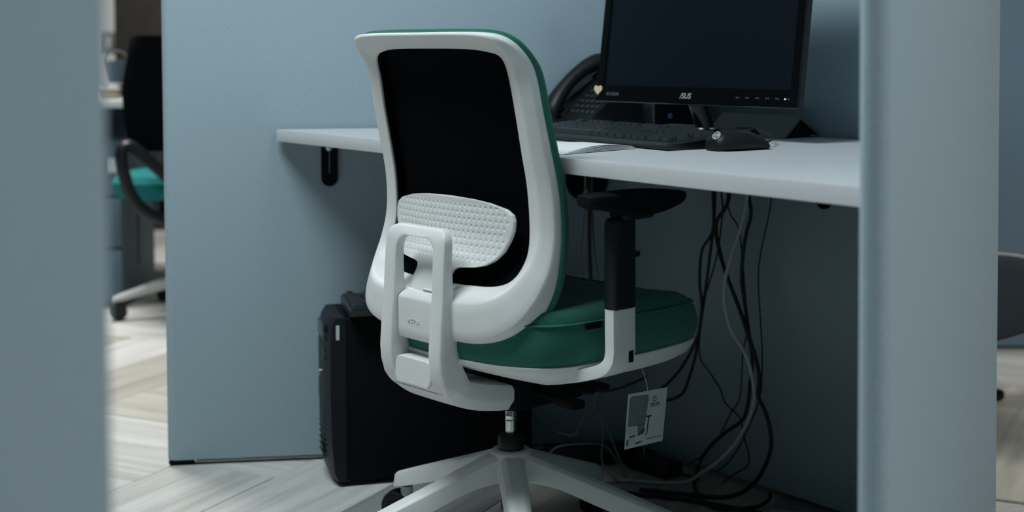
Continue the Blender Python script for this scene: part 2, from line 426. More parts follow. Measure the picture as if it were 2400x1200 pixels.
# lumbar support with dimples
lz = [.497, .515, .530, .537, .543, .546, .548, .5495, .5515, .555, .560, .565, .579, .596, .612, .628, .638, .646, .654, .658, .660]
lw = [.050, .048, .0465, .0465, .049, .054, .062, .080, .098, .112, .122, .130, .142, .150, .156, .157, .153, .140, .103, .065, .015]
zz = np.unique(np.concatenate([np.linspace(.497, .66, 170), np.linspace(.542, .557, 14), np.linspace(.648, .66, 14)]))
NY = 240; bm = NB(); grid = []; back = []
def lx_(y, z):
    base = prof(y, z)-.010
    d = 0
    if z > .556 and abs(y) < .15 and z < .652:
        row = round((z-.562)/.0105); zc = .562+row*.0105; o_ = .006 if row % 2 else 0
        yc = round((y-o_)/.012)*.012+o_
        q = ((y-yc)**2+(z-zc)**2)/.0026**2
        w_ = np.interp(zc, lz, lw)
        if abs(yc) < w_-.010 and zc < .649: d = .0013*math.exp(-q*q)
    return base+d
for z in zz:
    w = np.interp(z, lz, lw); ra, rb = [], []
    for k in range(NY+1):
        y = w*(2*k/NY-1); edge = min(1, (1-abs(2*k/NY-1))*w/.004)*min(1, (.661-z)/.004)
        ra.append(bm.verts.new((lx_(y, z)+.002*(1-edge)**2, y, z)))
        rb.append(bm.verts.new((prof(y, z)-.004, y, z)))
    grid.append(ra); back.append(rb)
for i in range(len(zz)-1):
    for k in range(NY):
        bm.faces.new((grid[i][k], grid[i][k+1], grid[i+1][k+1], grid[i+1][k]))
    bm.faces.new((grid[i][0], grid[i+1][0], back[i+1][0], back[i][0]))
    bm.faces.new((grid[i][NY], back[i][NY], back[i+1][NY], grid[i+1][NY]))
    for k in range(NY): bm.faces.new((back[i][k], back[i+1][k], back[i+1][k+1], back[i][k+1]))
for k in range(NY): bm.faces.new((grid[-1][k], grid[-1][k+1], back[-1][k+1], back[-1][k]))
obj('lumbar_support', bm, 'white', CH, angle=50)
# support loop and sweeping spine
gz = [.330, .345, .37, .40, .45, .50, .56, .60, .606, .613]
gx = [-.190, -.202, -.216, -.221, -.218, -.213, -.210, -.206, -.203, -.196]
gt = [.050, .054, .055, .043, .033, .024, .019, .017, .016, .014]
Oo = rrect(.084, .079, .338, .613, .024, 6, 10); Ii = rrect(.050, .050, .350, .597, .026, 6, 10)
rings = []
for (yo, zo), (yi, zi) in zip(Oo, Ii):
    xo, xi = np.interp(zo, gz, gx), np.interp(zi, gz, gx); to, ti = np.interp(zo, gz, gt), np.interp(zi, gz, gt)
    rings.append(rounded([(xi+ti, yi, zi), (xi, yi, zi), (xo, yo, zo), (xo+to, yo, zo)], .075))
bm = NB(); loft(bm, rings, closed=True)
TL = [(-.203, .344, -.168, .362, .082), (-.195, .336, -.153, .362, .081), (-.172, .321, -.140, .358, .077),
      (-.125, .304, -.112, .350, .071), (-.078, .294, -.080, .343, .066), (-.046, .290, -.046, .336, .062), (-.037, .2905, -.035, .334, .061), (-.0325, .294, -.031, .330, .0595)]
rings = []
for xr, zr, xf, zf, w in catmull(TL, 4):
    rings.append(rounded([(xr, w*.80, zr), (xr, -w*.80, zr), (xr*.6+xf*.4, -w, zr*.6+zf*.4), (xf, -w, zf), (xf, w, zf), (xr*.6+xf*.4, w, zr*.6+zf*.4)], .09))
loft(bm, rings)
obj('support_loop', bm, 'white', CH, angle=50)
# spine block, its latch and lettering
bm = NB()
bl = [(-.206, .424), (-.2055, .493), (-.196, .5005), (-.160, .512), (-.150, .512), (-.150, .424)]
rings = [[(x, y, z) for x, z in rounded(bl, .06)] for y in (-.0485, -.047, .047, .0485)]
loft(bm, rings); blk = obj('spine_block', bm, 'white', CH, angle=40)
bm = NB(); rbox(bm, (-.180, -.014, .5075), (.018, .036, .003), .001, 1, None); obj('latch', bm, 'white', blk)
text('ACTIU', .0095, 'embossed_lettering', 'white', blk, frame((-.2062, .006, .456), (0, -1, 0), (0, 0, 1)), .0009, space=1.15)
bm = NB(); prism(bm, rrect(.047, .0485, .3525, .396, .012, 5, 3), -.2135, -.185, lambda u, v, d: Vector((d+(.375-v)*-.05, u, v)), .0015)
obj('spine_pad', bm, 'white', CH, angle=40)
# seat
so = [(.252, 0), (.250, -.08), (.248, -.14), (.243, -.18), (.230, -.212), (.203, -.231), (.15, -.240), (.04, -.241), (-.04, -.240), (-.09, -.233), (-.125, -.216), (-.150, -.188), (-.168, -.15), (-.180, -.10), (-.186, -.05), (-.188, 0)]
so = np.array(so); sm = so[1:-1][::-1]*[1, -1]; SO = catmull(np.vstack([so, sm]), 3, closed=True)
def sring(sc, z, dz=None, zin=None):
    out = []
    for x, y in SO:
        X, Y = .007+(x-.007)*sc, y*sc-.013
        X -= np.interp(z, [.44, .455, .468, .478, .49], [0, .004, .014, .024, .030])*max(0, (X-.10)/.15)**2
        out.append((X, Y, z+(dz(X, Y) if dz else 0)))
    return out
top = lambda X, Y: -.022*max(0, (X-.12)/.12)**2 + .012*(abs(Y)/.25)**2 - .004
bot = lambda X, Y: .004*max(0, (X-.08)/.13)
bel = lambda X, Y: bot(X, Y)+.022*min(1, max(0, (-.09-X)/.09))
rings = [sring(.955, .403, bot), sring(.98, .405, bot), sring(1.0, .418, bot), sring(1.005, .44, lambda X, Y: .4*bot(X, Y)), sring(.998, .463), sring(.990, .471), sring(.985, .475, lambda X, Y: .3*top(X, Y)), sring(.965, .484, top),
         sring(.92, .489, top), sring(.8, .490, top), sring(.6, .488, top), sring(.4, .486, top), sring(.2, .485, top), sring(.03, .485, top)]
bm = NB(); loft(bm, rings); obj('seat_cushion', bm, 'green', CH, angle=60)
rings = [sring(.5, .404, bot), sring(.97, .4045, bot), sring(.992, .403, bot), sring(.985, .395, bot), sring(.95, .382, lambda X, Y: .5*bel(X, Y)), sring(.89, .371, bel), sring(.80, .366, bel), sring(.5, .364), sring(.05, .363)]
bm = NB(); loft(bm, rings); obj('seat_shell', bm, 'white', CH, angle=60)
tube(NB(), [(0, 0, 0), (1, 0, 0)], .1)
bm = NB(); rbox(bm, (-.045, -.2545, .466), (.036, .003, .011), .001, 1); obj('fabric_tag', bm, 'black_matte', CH)
# seam piping
bm = NB(); pts = sring(.996, .4705); loft(bm, [[(p[0]+.0022*math.cos(a)*(p[0]/.2), p[1]+.0022*math.cos(a)*(p[1]/.25), p[2]+.0016*math.sin(a)) for a in np.linspace(0, 2*math.pi, 6, endpoint=False)] for p in pts], closed=True)
obj('piping', bm, 'green', CH, angle=80)
# mechanism
bm = NB(); rbox(bm, (.035, 0, .325), (.17, .13, .075), .012, 3); rbox(bm, (.06, 0, .364), (.22, .17, .012), .004, 2)
lathe(bm, [(0, .280), (.032, .280), (.036, .30), (0, .31)], 24)
mech = obj('tilt_mechanism', bm, 'black_matte', CH)
bm = NB(); tube(bm, [(.05, -.06, .335), (.055, -.10, .333), (.06, -.13, .33)], .006, 10, 3); rbox(bm, (.062, -.135, .329), (.05, .05, .010), .004, 2); obj('lever', bm, 'black_matte', mech)
bm = NB(); tube(bm, [(.0, -.06, .318), (.0, -.14, .314)], .006, 10, 3); rbox(bm, (.0, -.15, .314), (.03, .05, .016), .006, 2); obj('lever', bm, 'black_matte', mech)
bm = NB(); lathe(bm, [(0, .20), (.0098, .20), (.0098, .255), (.0102, .256), (.0098, .257), (.0098, .264), (.0102, .265), (.0098, .266), (.0098, .29), (0, .29)], 24); obj('gas_lift', bm, 'chrome', CH)
bm = NB(); lathe(bm, [(0, .10), (.018, .10), (.018, .19), (.0225, .195), (.0232, .20), (.0232, .227), (.021, .231), (.012, .232), (0, .232)], 32); obj('column_cover', bm, 'black', CH)
# star base (angles are in the world, so take the chair's own turn away)
bm = NB(); lathe(bm, [(.0235, .206), (.032, .2055), (.037, .200), (.041, .180), (.0435, .164), (.042, .155), (.034, .151), (.020, .150)], 40)
sb = obj('star_base', bm, 'white', CH, angle=50)
legsec = [(.020, .017, .026, .2045, .153), (.04, .0165, .0255, .1985, .153), (.09, .0145, .025, .180, .145), (.15, .0125, .024, .158, .122), (.22, .0115, .0225, .1325, .097),
          (.28, .0108, .0210, .1105, .078), (.312, .0105, .0195, .0985, .069), (.322, .009, .0175, .094, .067)]
BA = [131.4-72*k for k in range(5)]
def leg_bm():
    bm = NB(); rings = []
    for r, wt, wb, zt, zb in catmull(legsec, 3):
        rings.append(rounded([(r, -wb, zb), (r, wb, zb), (r, (wt+wb)/2, (zt*.85+zb*.15)), (r, wt*.75, zt), (r, -wt*.75, zt), (r, -(wt+wb)/2, (zt*.85+zb*.15))], .05))
    loft(bm, rings); lathe(bm, [(.012, .048), (.012, .07)], 16, (.302, 0, 0)); return bm
lm = None
for k, a in enumerate(BA):
    if lm is None: o = obj('base_leg', leg_bm(), 'white', sb, angle=40); lm = o.data
    else: o = bpy.data.objects.new('base_leg', lm); C.objects.link(o); o.parent = sb
    o.rotation_euler = (0, 0, R(a-41))
def wheel_bm(s):
    bm = NB(); mx = frame((0, s*.0125, .029), (1, 0, 0), (0, 0, 1))
    pr = [(.006, -.0095), (.024, -.0095), (.0275, -.0075), (.029, -.004), (.029, .004), (.0275, .0075), (.0235, .0088), (.022, .0080), (.0205, .0092), (.014, .0096), (.0125, .0085), (.011, .0095), (.004, .0095)]
    if s < 0: pass
    else: pr = [(r, -z) for r, z in pr][::-1]
    lathe(bm, pr, 32, mx=mx); return bm
def hood_bm():
    bm = NB(); arc = [(.031*math.cos(R(a)), .029+.031*math.sin(R(a))) for a in range(15, 200, 12)] + [(.02*math.cos(R(a)), .029+.02*math.sin(R(a))) for a in range(200, 14, -12)]
    loft(bm, [[(x, y, z) for x, z in arc] for y in (-.0035, .0035)]); lathe(bm, [(0, .03), (.009, .03), (.009, .070), (0, .070)], 16, (.018, 0, 0)); return bm
cw = None
yaw = [150, 70, 10, -100, 200]
for k, a in enumerate(BA):
    e = bpy.data.objects.new('caster', None); C.objects.link(e); e.parent = CH; e.empty_display_size = .03
    q = R(a-41); yw = R(yaw[k]-41)
    e.location = (.302*math.cos(q)-.018*math.cos(yw+math.pi)*-1*-1, .302*math.sin(q)-.018*math.sin(yw+math.pi)*-1*-1, 0)
    # stem sits over the leg end; wheels trail behind it
    e.location = (.302*math.cos(q)+.018*math.cos(yw), .302*math.sin(q)+.018*math.sin(yw), .0012); e.rotation_euler = (0, 0, yw+math.pi)
    if cw is None:
        w1 = obj('caster_wheel', wheel_bm(-1), 'black', e); w2 = obj('caster_wheel', wheel_bm(1), 'black', e); h_ = obj('caster_hood', hood_bm(), 'black', e); cw = (w1, w2, h_)
    else:
        for s in cw:
            d = s.copy(); C.objects.link(d); d.parent = e
# armrests
def armrest(s):
    Y0, sh = (.300, 0) if s < 0 else (.272, .10)
    e = bpy.data.objects.new('armrest', None); C.objects.link(e); e.parent = CH; e.empty_display_size = .03
    bm = NB(); pth = [(-.032, .300, .498), (-.032, .300, .46), (-.032, .300, .428), (-.034, .296, .412), (-.038, .285, .401), (-.044, .265, .393), (-.050, .245, .387), (-.054, .228, .383)]
    P = catmull([(x, y-.3+Y0, z) for x, y, z in pth], 3); rings = []
    for i in range(len(P)):
        t = P[min(i+1, len(P)-1)]-P[max(i-1, 0)]; t = t/np.linalg.norm(t); nrm = np.array([0, t[2], -t[1]]); nrm /= np.linalg.norm(nrm)
        wx, wt = .0245, .010
        rings.append([(x, s*y, z) for x, y, z in rounded([P[i]+np.array([a*wx, 0, 0])+nrm*b*wt for a, b in ((-1, -1), (1, -1), (1, .6), (.25, 1), (-1, 1))], .05)])
    loft(bm, rings); br = obj('arm_bracket', bm, 'white', e, angle=45)
    bm = NB(); rbox(bm, (-.018, s*(Y0+.0105), .421), (.010, .002, .018), .0006, 1); obj('slot', bm, 'black_matte', br)
    bm = NB(); rbox(bm, (-.032, s*Y0, .568), (.053, .026, .146), .008, 3); rbox(bm, (-.005+sh, s*Y0, .644), (.07, .04, .016), .008, 2)
    po = obj('arm_post', bm, 'black', e)
    bm = NB(); rbox(bm, (-.001, s*Y0, .580), (.022, .012, .010), .004, 2); obj('arm_button', bm, 'black', po)
    secs = [(-.112, .668, .678, .012), (-.108, .663, .680, .018), (-.09, .657, .681, .026), (-.05, .650, .681, .030), (.0, .643, .681, .032), (.04, .645, .680, .031), (.08, .653, .677, .027), (.100, .659, .674, .020), (.106, .662, .671, .012)]
    rings = [[(x+sh, s*Y0+y, z) for y, z in rounded([(-w, zb+.004), (-w*.8, zb), (w*.8, zb), (w, zb+.004), (w, zt-.004), (w*.85, zt), (-w*.85, zt), (-w, zt-.004)], .2)] for x, zb, zt, w in catmull(secs, 2)]
    bm = NB(); loft(bm, rings); obj('arm_pad', bm, 'black_matte', e, angle=50)
armrest(-1); armrest(1)

# hang tag under the seat
ht = thing('hang_tag', 'white printed card hanging under the green chair seat', 'tag', (0.0, 0.0, 0))
mC = Matrix.Translation((-.005, 2.46, 0)) @ Matrix.Rotation(R(41), 4, 'Z')
tl, tr, brr, bl_ = [mC @ Vector(p) for p in ((.088, -.2, .323), (.184, -.2, .3195), (.1715, -.2, .229), (.0785, -.2, .231))]
ht.location = tl; base = tl
def card(u, v, d=0):
    p = (tl*(1-u)+tr*u)*(1-v)+(bl_*(1-u)+brr*u)*v - base
    return p + (mC.to_3x3() @ Vector((0, -1, 0)))*d
def cardpoly(pts, d0, d1, m, name, par):
    bm = NB(); loft(bm, [[card(u, v, d0) for u, v in pts], [card(u, v, d1) for u, v in pts]]); return obj(name, bm, m, par, smooth=False)
cc = cardpoly([(0, 0), (1, 0), (1, 1), (0, 1)], 0, .0006, 'card', 'card', ht)
def cr(u0, v0, u1, v1): return [(u0, v0), (u1, v0), (u1, v1), (u0, v1)]
cardpoly([(.04, .08), (.10, .05), (.50, .07), (.53, .12), (.49, .58), (.44, .62), (.04, .60)], .0006, .0009, 'cardgrey', 'printed_picture', cc)
cardpoly([(.04, .62), (.26, .62), (.26, .74), (.05, .76)], .0006, .0009, 'silver', 'printed_picture', cc)
cardpoly([(.10, .78), (.26, .77), (.26, .79), (.10, .81)], .0006, .0009, 'carddark', 'printed_picture', cc)
cardpoly([(.30, .60), (.48, .58), (.48, .70), (.30, .74)], .0006, .0009, 'cardgrey', 'printed_picture', cc)
cardpoly([(.30, .76), (.47, .68), (.49, .72), (.46, .78), (.32, .80)], .0006, .0009, 'cardred', 'printed_picture', cc)
cardpoly([(.50, .46), (.64, .46), (.63, .49), (.585, .50), (.565, .78), (.50, .83), (.50, .81), (.54, .77), (.555, .50), (.50, .48)], .0006, .0009, 'carddark', 'printed_picture', cc)
cardpoly([(.08, .82), (.24, .80), (.24, .90), (.10, .95)], .0006, .0009, 'silver', 'printed_picture', cc)
cardpoly([(.26, .925), (.43, .905), (.43, .93), (.26, .95)], .0006, .0009, 'carddark', 'printed_picture', cc)
cardpoly([(.03, .84), (.08, .83), (.08, .94), (.04, .96)], .0006, .0009, 'greylam', 'printed_picture', cc)
cardpoly(cr(.64, .12, .73, .22), .0006, .0009, 'orange', 'logo', cc)
cardpoly([(.665, .15), (.69, .14), (.71, .20), (.665, .20)], .0009, .0011, 'card', 'logo', cc)
ux = (card(1, .3)-card(0, .3)).normalized(); uy = (card(.5, 0)-card(.5, 1)).normalized()
text('TRIM', .0105, 'lettering', 'carddark', cc, frame(card(.70, .285, .0009), ux, uy), .0001)
text('WWW.ACTIU.COM', .0042, 'lettering', 'greyprint', cc, frame(card(.74, .90, .0009), ux, uy), .0001)
bm = NB(); p0 = card(.5, .02, .0003); tube(bm, [p0, p0+Vector((-.004, .002, .022)), p0+Vector((-.012, .01, .046))], .0007, 6, 3); obj('string', bm, 'bgleg', ht)

# ------------------------------------------------------------------ monitor
mdir = Vector((.337, -.383, 0)).normalized(); mnor = Vector((-mdir.y, mdir.x, 0))*1  # away from the sitter
if mnor.x < 0: mnor = -mnor
ML = .512
mo = thing('monitor', 'wide black flat screen monitor on glossy stand standing on the white desk', 'monitor', (.3395, 2.7225, DZ), math.atan2(mdir.y, mdir.x))
tilt = R(8); sy, cy_ = math.sin(tilt), math.cos(tilt)
def mpt(x, h, d):  # along screen, up the screen from bottom edge, depth away from sitter
    return Vector((x, h*sy+d*cy_, .064+h*cy_-d*sy))
def mbox(bm, x, h, d, s, r=.002):
    mx = Matrix.Translation(mpt(x, h, d)) @ Matrix.Rotation(-tilt, 4, 'X'); return rbox(bm, (0, 0, 0), s, r, 2, mx)
H_ = .318; hw = ML/2
fr = [(-hw, 0), (hw, 0), (hw, H_), (-hw, H_)]
bm = NB()
rings = []
def screen_ring(ix, ib, it, d): return [mpt(-hw+ix, ib, d), mpt(hw-ix, ib, d), mpt(hw-ix, H_-it, d), mpt(-hw+ix, H_-it, d)]
loft(bm, [screen_ring(.02, .034, .02, .006), screen_ring(.0195, .0335, .0195, .0), screen_ring(.002, .002, .002, 0), screen_ring(0, 0, 0, .004), screen_ring(0, 0, 0, .016), screen_ring(.03, .03, .03, .034), screen_ring(.14, .08, .08, .05), screen_ring(.2, .1, .14, .05)])
obj('housing', bm, 'gloss', mo, angle=20)
bm = NB(); loft(bm, [screen_ring(.02, .0335, .02, .0035), screen_ring(.02, .0335, .02, .006)]); obj('screen', bm, 'screen', mo, smooth=False)
bm = NB(); loft(bm, [screen_ring(.0, .0, .3175, -.0008), screen_ring(.0, .0, .3175, .002)]); obj('lower_trim', bm, 'darkmetal', mo, smooth=False)
mX, mY = Vector((1, 0, 0)), Vector((0, sy, cy_))
text('/SUS', .0155, 'lettering', 'silver', mo, frame(mpt(-.012, .016, -.0004), mX, mY), .0002, shear=.25, space=.95)
text('IPS HDMI', .0095, 'lettering', 'greyprint', mo, frame(mpt(-.208, .0155, -.0004), mX, mY), .0002, space=.9)
for k in range(6):
    bm = NB(); mbox(bm, .115+.023*k, .0165, -.0003, (.004, .0008, .003), .0002); mbox(bm, .120+.023*k, .0165, -.0003, (.003, .0008, .003), .0002); obj('control_mark', bm, 'dimprint', mo)
bm = NB(); lathe(bm, [(0, -.001), (.0014, -.001), (.0014, .0006), (0, .0006)], 12, mx=frame(mpt(.2265, .0165, 0), mX, mY)); obj('power_light', bm, 'led', mo)
# heart sticker
hp = [(.0115*math.sin(t)**3*1.0, .0105*(13*math.cos(t)-5*math.cos(2*t)-2*math.cos(3*t)-math.cos(4*t))/15) for t in np.linspace(0, 2*math.pi, 28, endpoint=False)]
hm = frame(mpt(-.250, .024, -.0003), mX, mY)
bm = NB(); prism(bm, hp, 0, .0006, lambda u, v, d: hm @ Vector((u, v, d))); hs = obj('heart_sticker', bm, 'cream', mo, smooth=False)
for (u, v) in ((-.005, .004), (0, .006), (.005, .004), (-.0025, 0), (.003, 0), (0, -.005), (-.006, -.001), (.0065, -.001), (.002, -.0085)):
    bm = NB(); lathe(bm, [(0, .0006), (.001, .0006), (.001, .0008), (0, .0008)], 8, mx=hm @ Matrix.Translation((u, v, 0))); obj('dot', bm, 'reddot', hs)
# stand: slanted neck and round foot
bm = NB(); npts = [(-.012, .062, .008), (-.015, .056, .035), (-.021, .042, .075), (-.026, .030, .11)]
tube(bm, npts, .0165, 20, 3, rx=.020); obj('stand_neck', bm, 'gloss', mo)
bm = NB(); lathe(bm, [(0, 0), (.098, 0), (.10, .003), (.098, .006), (.03, .0085), (.028, .011), (.022, .012), (0, .012)], 40, (-.020, .066, .0)); obj('stand_foot', bm, 'gloss', mo)
bm = NB(); lathe(bm, [(.019, .012), (.025, .012), (.027, .015), (.025, .018), (.019, .018)], 28, (-.012, .062, .0)); obj('stand_collar', bm, 'chrome', mo)

# ------------------------------------------------------------------ keyboards
def keyboard(label, loc, rot, group):
    """origin at the front right bottom corner; x runs left->right (negative), y away from the sitter"""
    t = thing('keyboard', label, 'keyboard', loc, rot, group)
    Lk, Dk = .446, .150
    sec = [(0, .002), (.004, 0), (Dk-.004, 0), (Dk, .004), (Dk, .022), (Dk-.006, .025), (.022, .0135), (.006, .013), (0, .008)]
    rings = [[(x, y, z) for y, z in [(Dk*.5+(a-Dk*.5)*k, b*kz+.0005) for a, b in sec]] for x, k, kz in ((-Lk, .97, .8), (-Lk+.004, 1, 1), (-.004, 1, 1), (0, .97, .8))]
    bm = NB(); loft(bm, rings); obj('case', bm, 'semigloss', t, angle=25)
    U = .01905; x0 = -Lk+.0075; meshes = {}
    rows = [ # y, list of (gap, width)
     (.131, [(0, 1), (1, 1), (0, 1), (0, 1), (0, 1), (.5, 1), (0, 1), (0, 1), (0, 1), (.5, 1), (0, 1), (0, 1), (0, 1), (.25, 1), (0, 1), (0, 1)]),
     (.107, [(0, 1)]*13+[(0, 2)]+[(.25, 1), (0, 1), (0, 1)]+[(.25, 1), (0, 1), (0, 1), (0, 1)]),
     (.088, [(0, 1.5)]+[(0, 1)]*12+[(0, 1.5)]+[(.25, 1), (0, 1), (0, 1)]+[(.25, 1), (0, 1), (0, 1), (0, 1)]),
     (.069, [(0, 1.75)]+[(0, 1)]*11+[(0, 2.25)]+[(3.5, 1), (0, 1), (0, 1)]),
     (.050, [(0, 2.25)]+[(0, 1)]*10+[(0, 2.75)]+[(1.25, 1), (1.25, 1), (0, 1), (0, 1), (0, 1)]),
     (.031, [(0, 1.25), (0, 1.25), (0, 1.25), (0, 6.25), (0, 1.25), (0, 1.25), (0, 1.25), (0, 1.25), (.25, 1), (0, 1), (0, 1), (.25, 2), (0, 1)])]
    for y, ks in rows:
        x = x0; zb = .0125+.0115*(y-.022)/(Dk-.028)
        for gap, w in ks:
            x += gap*U
            if w not in meshes:
                wd = w*U-.001; d = U-.001
                bm = NB(); loft(bm, [[(-wd/2, -d/2, 0), (wd/2, -d/2, 0), (wd/2, d/2, 0), (-wd/2, d/2, 0)], [(-wd/2+.0025, -d/2+.0018, .0085), (wd/2-.0025, -d/2+.0018, .0085), (wd/2-.0025, d/2-.0035, .0095), (-wd/2+.0025, d/2-.0035, .0095)]])
                o = obj('key', bm, 'key', t, smooth=False); meshes[w] = o.data
            else:
                o = bpy.data.objects.new('key', meshes[w]); C.objects.link(o); o.parent = t
            o.location = (x+w*U/2, y, zb); x += w*U
    return t
kv = Vector((.546, -.838)); ka = math.atan2(kv.y, kv.x)
keyboard('black keyboard lying in front of the monitor on the white desk', (.262, 2.392, DZ), ka, 'keyboards')
# ------------------------------------------------------------------ mouse
ms = thing('computer_mouse', 'black mouse with round emblem beside the keyboard end', 'mouse', (.383, 2.418, DZ), R(27))
bm = NB(); rings = []
for x, w, h in ((-.0545, .012, .016), (-.052, .021, .022), (-.044, .027, .029), (-.03, .030, .0345), (-.012, .0305, .037), (.006, .029, .0355), (.024, .0275, .030), (.040, .0275, .023), (.050, .026, .0165), (.0545, .020, .011)):
    rings.append([(x, y, z) for y, z in ((-w*.9, .0015), (w*.9, .0015), (w, .006), (w*.98, h*.45), (w*.80, h*.80), (w*.45, h*.97), (0, h), (-w*.45, h*.97), (-w*.80, h*.80), (-w*.98, h*.45), (-w, .006))])
loft(bm, [np.array(r) for r in catmull(np.array(rings).reshape(len(rings), -1), 3).reshape(-1, 11, 3)])
obj('shell', bm, 'black', ms, angle=60)
bm = NB(); lathe(bm, [(0, -.003), (.0105, -.003), (.0115, 0), (.0105, .003), (0, .003)], 24, mx=frame((.034, 0, .0235), (1, 0, 0), (0, 0, 1))); obj('scroll_wheel', bm, 'black_matte', ms)
em = frame((-.0490, -.010, .0262), (.28, -.95, 0), (.62, .12, .78))
bm = NB(); lathe(bm, [(.0066, -.001), (.0076, -.001), (.0076, .0014), (.0066, .0014), (.0066, -.001)], 28, mx=em); eo = obj('emblem_ring', bm, 'silver', ms)
text('DELL', .0052, 'lettering', 'silver', eo, em @ Matrix.Translation((0, 0, .0012)), .0003)
tag(obj('mouse_cable', tube(NB(), [(.432, 2.445, .738), (.455, 2.49, .742), (.465, 2.56, .748), (.452, 2.64, .752), (.435, 2.70, .750), (.418, 2.76, .7435), (.385, 2.83, .7415)], .0016, 8, 5), 'cable'), 'thin black cable curving from the mouse back behind the monitor', 'cable')
# ------------------------------------------------------------------ booklet
bk = thing('booklet', 'open white booklet tucked under the near keyboard edge', 'booklet', (0.13, 2.40, DZ+.0004))
def sheet(pts, z, lift, name='page'):
    bm = NB(); n = 10; rows = []
    for i in range(n+1):
        t = i/n
        a = Vector(pts[0]).lerp(Vector(pts[1]), t); b = Vector(pts[3]).lerp(Vector(pts[2]), t)
        zz_ = z+lift*math.sin(t*math.pi)**1.0
        rows.append([(a.x-.13, a.y-2.40, zz_), (b.x-.13, b.y-2.40, zz_*.6), (b.x-.13, b.y-2.40, zz_*.6+.0005), (a.x-.13, a.y-2.40, zz_+.0005)])
    loft(bm, rows); return obj(name, bm, 'paper', bk, angle=60)
for k in range(6):
    f = k*.006
    sheet([(.082+f*.6, 2.321+f), (.215-f*.3, 2.448+f*.2), (.13, 2.58), (.0, 2.46)], .0002+k*.0008, .0008+.0009*k)
for k in range(3):
    f = k*.004
    sheet([(.082-f, 2.321+f*.6), (.045-f, 2.395), (-.02, 2.53), (.03, 2.46)], .0002+k*.0008, .0009*k+.0008)

# ------------------------------------------------------------------ desk phone
ph = thing('desk_phone', 'black desk telephone with handset standing left of the monitor', 'telephone', (.189, 3.107, DZ), math.atan2(-.86, .51))
# local: x along the phone's width (left->right for the sitter), y away from the sitter
ft = R(40)
sidep = [(-.075, .002), (-.075, .020), (.048, .124), (.054, .124), (.066, .002), (.056, .001), (-.06, .001)]
bm = NB(); loft(bm, [[(x, y, z) for y, z in sidep] for x in (-.080, -.078, .078, .080)]); obj('base', bm, 'black', ph, angle=25)
def fpt(x, s, d=0):  # on the tilted face, s up the face
    c, s_ = math.cos(R(40.2)), math.sin(R(40.2)); return Vector((x, -.075+s*c-d*s_, .020+s*s_+d*c))
fx, fy = Vector((1, 0, 0)), (fpt(0, 1)-fpt(0, 0)).normalized()
def fbox(bm, x, s, size, r=.0015, d=0):
    return rbox(bm, (0, 0, 0), size, r, 2, frame(fpt(x, s, d), fx, fy))
kme = None
for rI in range(5):
    for cI in range(5):
        if rI == 4 and cI in (1, 3): continue
        if kme is None:
            bm = NB(); rbox(bm, (0, 0, 0), (.013, .0085, .007), .002, 2); o = obj('phone_key', bm, 'key', ph); kme = o.data
        else:
            o = bpy.data.objects.new('phone_key', kme); C.objects.link(o); o.parent = ph
        o.matrix_local = frame(fpt(-.012+.0195*cI, .022+.0165*rI, .001), fx, fy)
bm = NB(); fbox(bm, .028, .128, (.09, .035, .004)); obj('display', bm, 'screen', ph)
bm = NB(); fbox(bm, -.055, .02, (.05, .03, .012), .004); obj('cradle', bm, 'black', ph)
bm = NB(); fbox(bm, -.055, .145, (.05, .03, .012), .004); obj('cradle', bm, 'black', ph)
hs_ = []
for s, d, w, t in ((-.012, .016, .022, .012), (.0, .019, .026, .019), (.022, .026, .025, .019), (.05, .033, .021, .016), (.085, .036, .019, .015), (.12, .033, .021, .016), (.148, .026, .025, .019), (.172, .019, .026, .019), (.184, .016, .022, .012)):
    c = fpt(-.058, s, d); nz = fx.cross(fy)
    hs_.append([c+fx*(w*math.cos(a))+nz*(t*math.sin(a)) for a in np.linspace(0, 2*math.pi, 16, endpoint=False)])
arr = catmull(np.array([[tuple(p) for p in r] for r in hs_]).reshape(len(hs_), -1), 3).reshape(-1, 16, 3)
bm = NB(); loft(bm, arr); obj('handset', bm, 'black', ph, angle=60)
cpts = []
for i in range(150):
    t = i/149; a = t*2*math.pi*20
    q = Vector((-.052, -.085, .012)).lerp(Vector((-.02, -.105, .008)), t)+Vector((0, 0, .0))
    ax = Vector((.9, -.2, 0)).normalized(); cpts.append((-.085+.10*t, -.10-.012*math.sin(t*3)+.0055*math.cos(a), .009+.0055*math.sin(a)))
bm = NB(); tube(bm, cpts, .0014, 6, 0); obj('coiled_cord', bm, 'cable', ph)

# small black box, cable cover and grey cable behind the monitor
bx = thing('mini_computer', 'small black box with blue sticker standing behind the monitor stand', 'computer', (.352, 2.975, DZ), math.atan2(-.795, .607))
obj('case', box((0, 0, .0525), (.125, .034, .10), .003), 'black_matte', bx)
st_ = obj('blue_sticker', box((-.012, -.0175, .030), (.013, .001, .010), .0003, 1), 'blue', bx); st_['label'] = 'blue square sticker'
for xx in (-.05, .05): obj('foot', box((xx, 0, .0015), (.012, .03, .003), .001, 1), 'black', bx)
gc = obj('white_cable', tube(NB(), [(.205, 2.975, .7345), (.235, 2.965, .7345), (.27, 2.935, .735), (.292, 2.92, .739), (.325, 2.887, .7435), (.355, 2.862, .7435), (.388, 2.838, .7435)], .0042, 10, 5), 'palecable')
tag(gc, 'grey cable lying across the desk behind the keyboard', 'cable')
pg = thing('white_plug', 'pale plastic plug lying under the desk telephone edge', 'plug', (.215, 3.005, DZ), R(-35))
obj('body', box((0, 0, .0065), (.05, .022, .012), .004), 'paper', pg); obj('strain_relief', tube(NB(), [(.02, 0, .0065), (.045, 0, .006)], [.005, .0035], 10, 0), 'paper', pg)
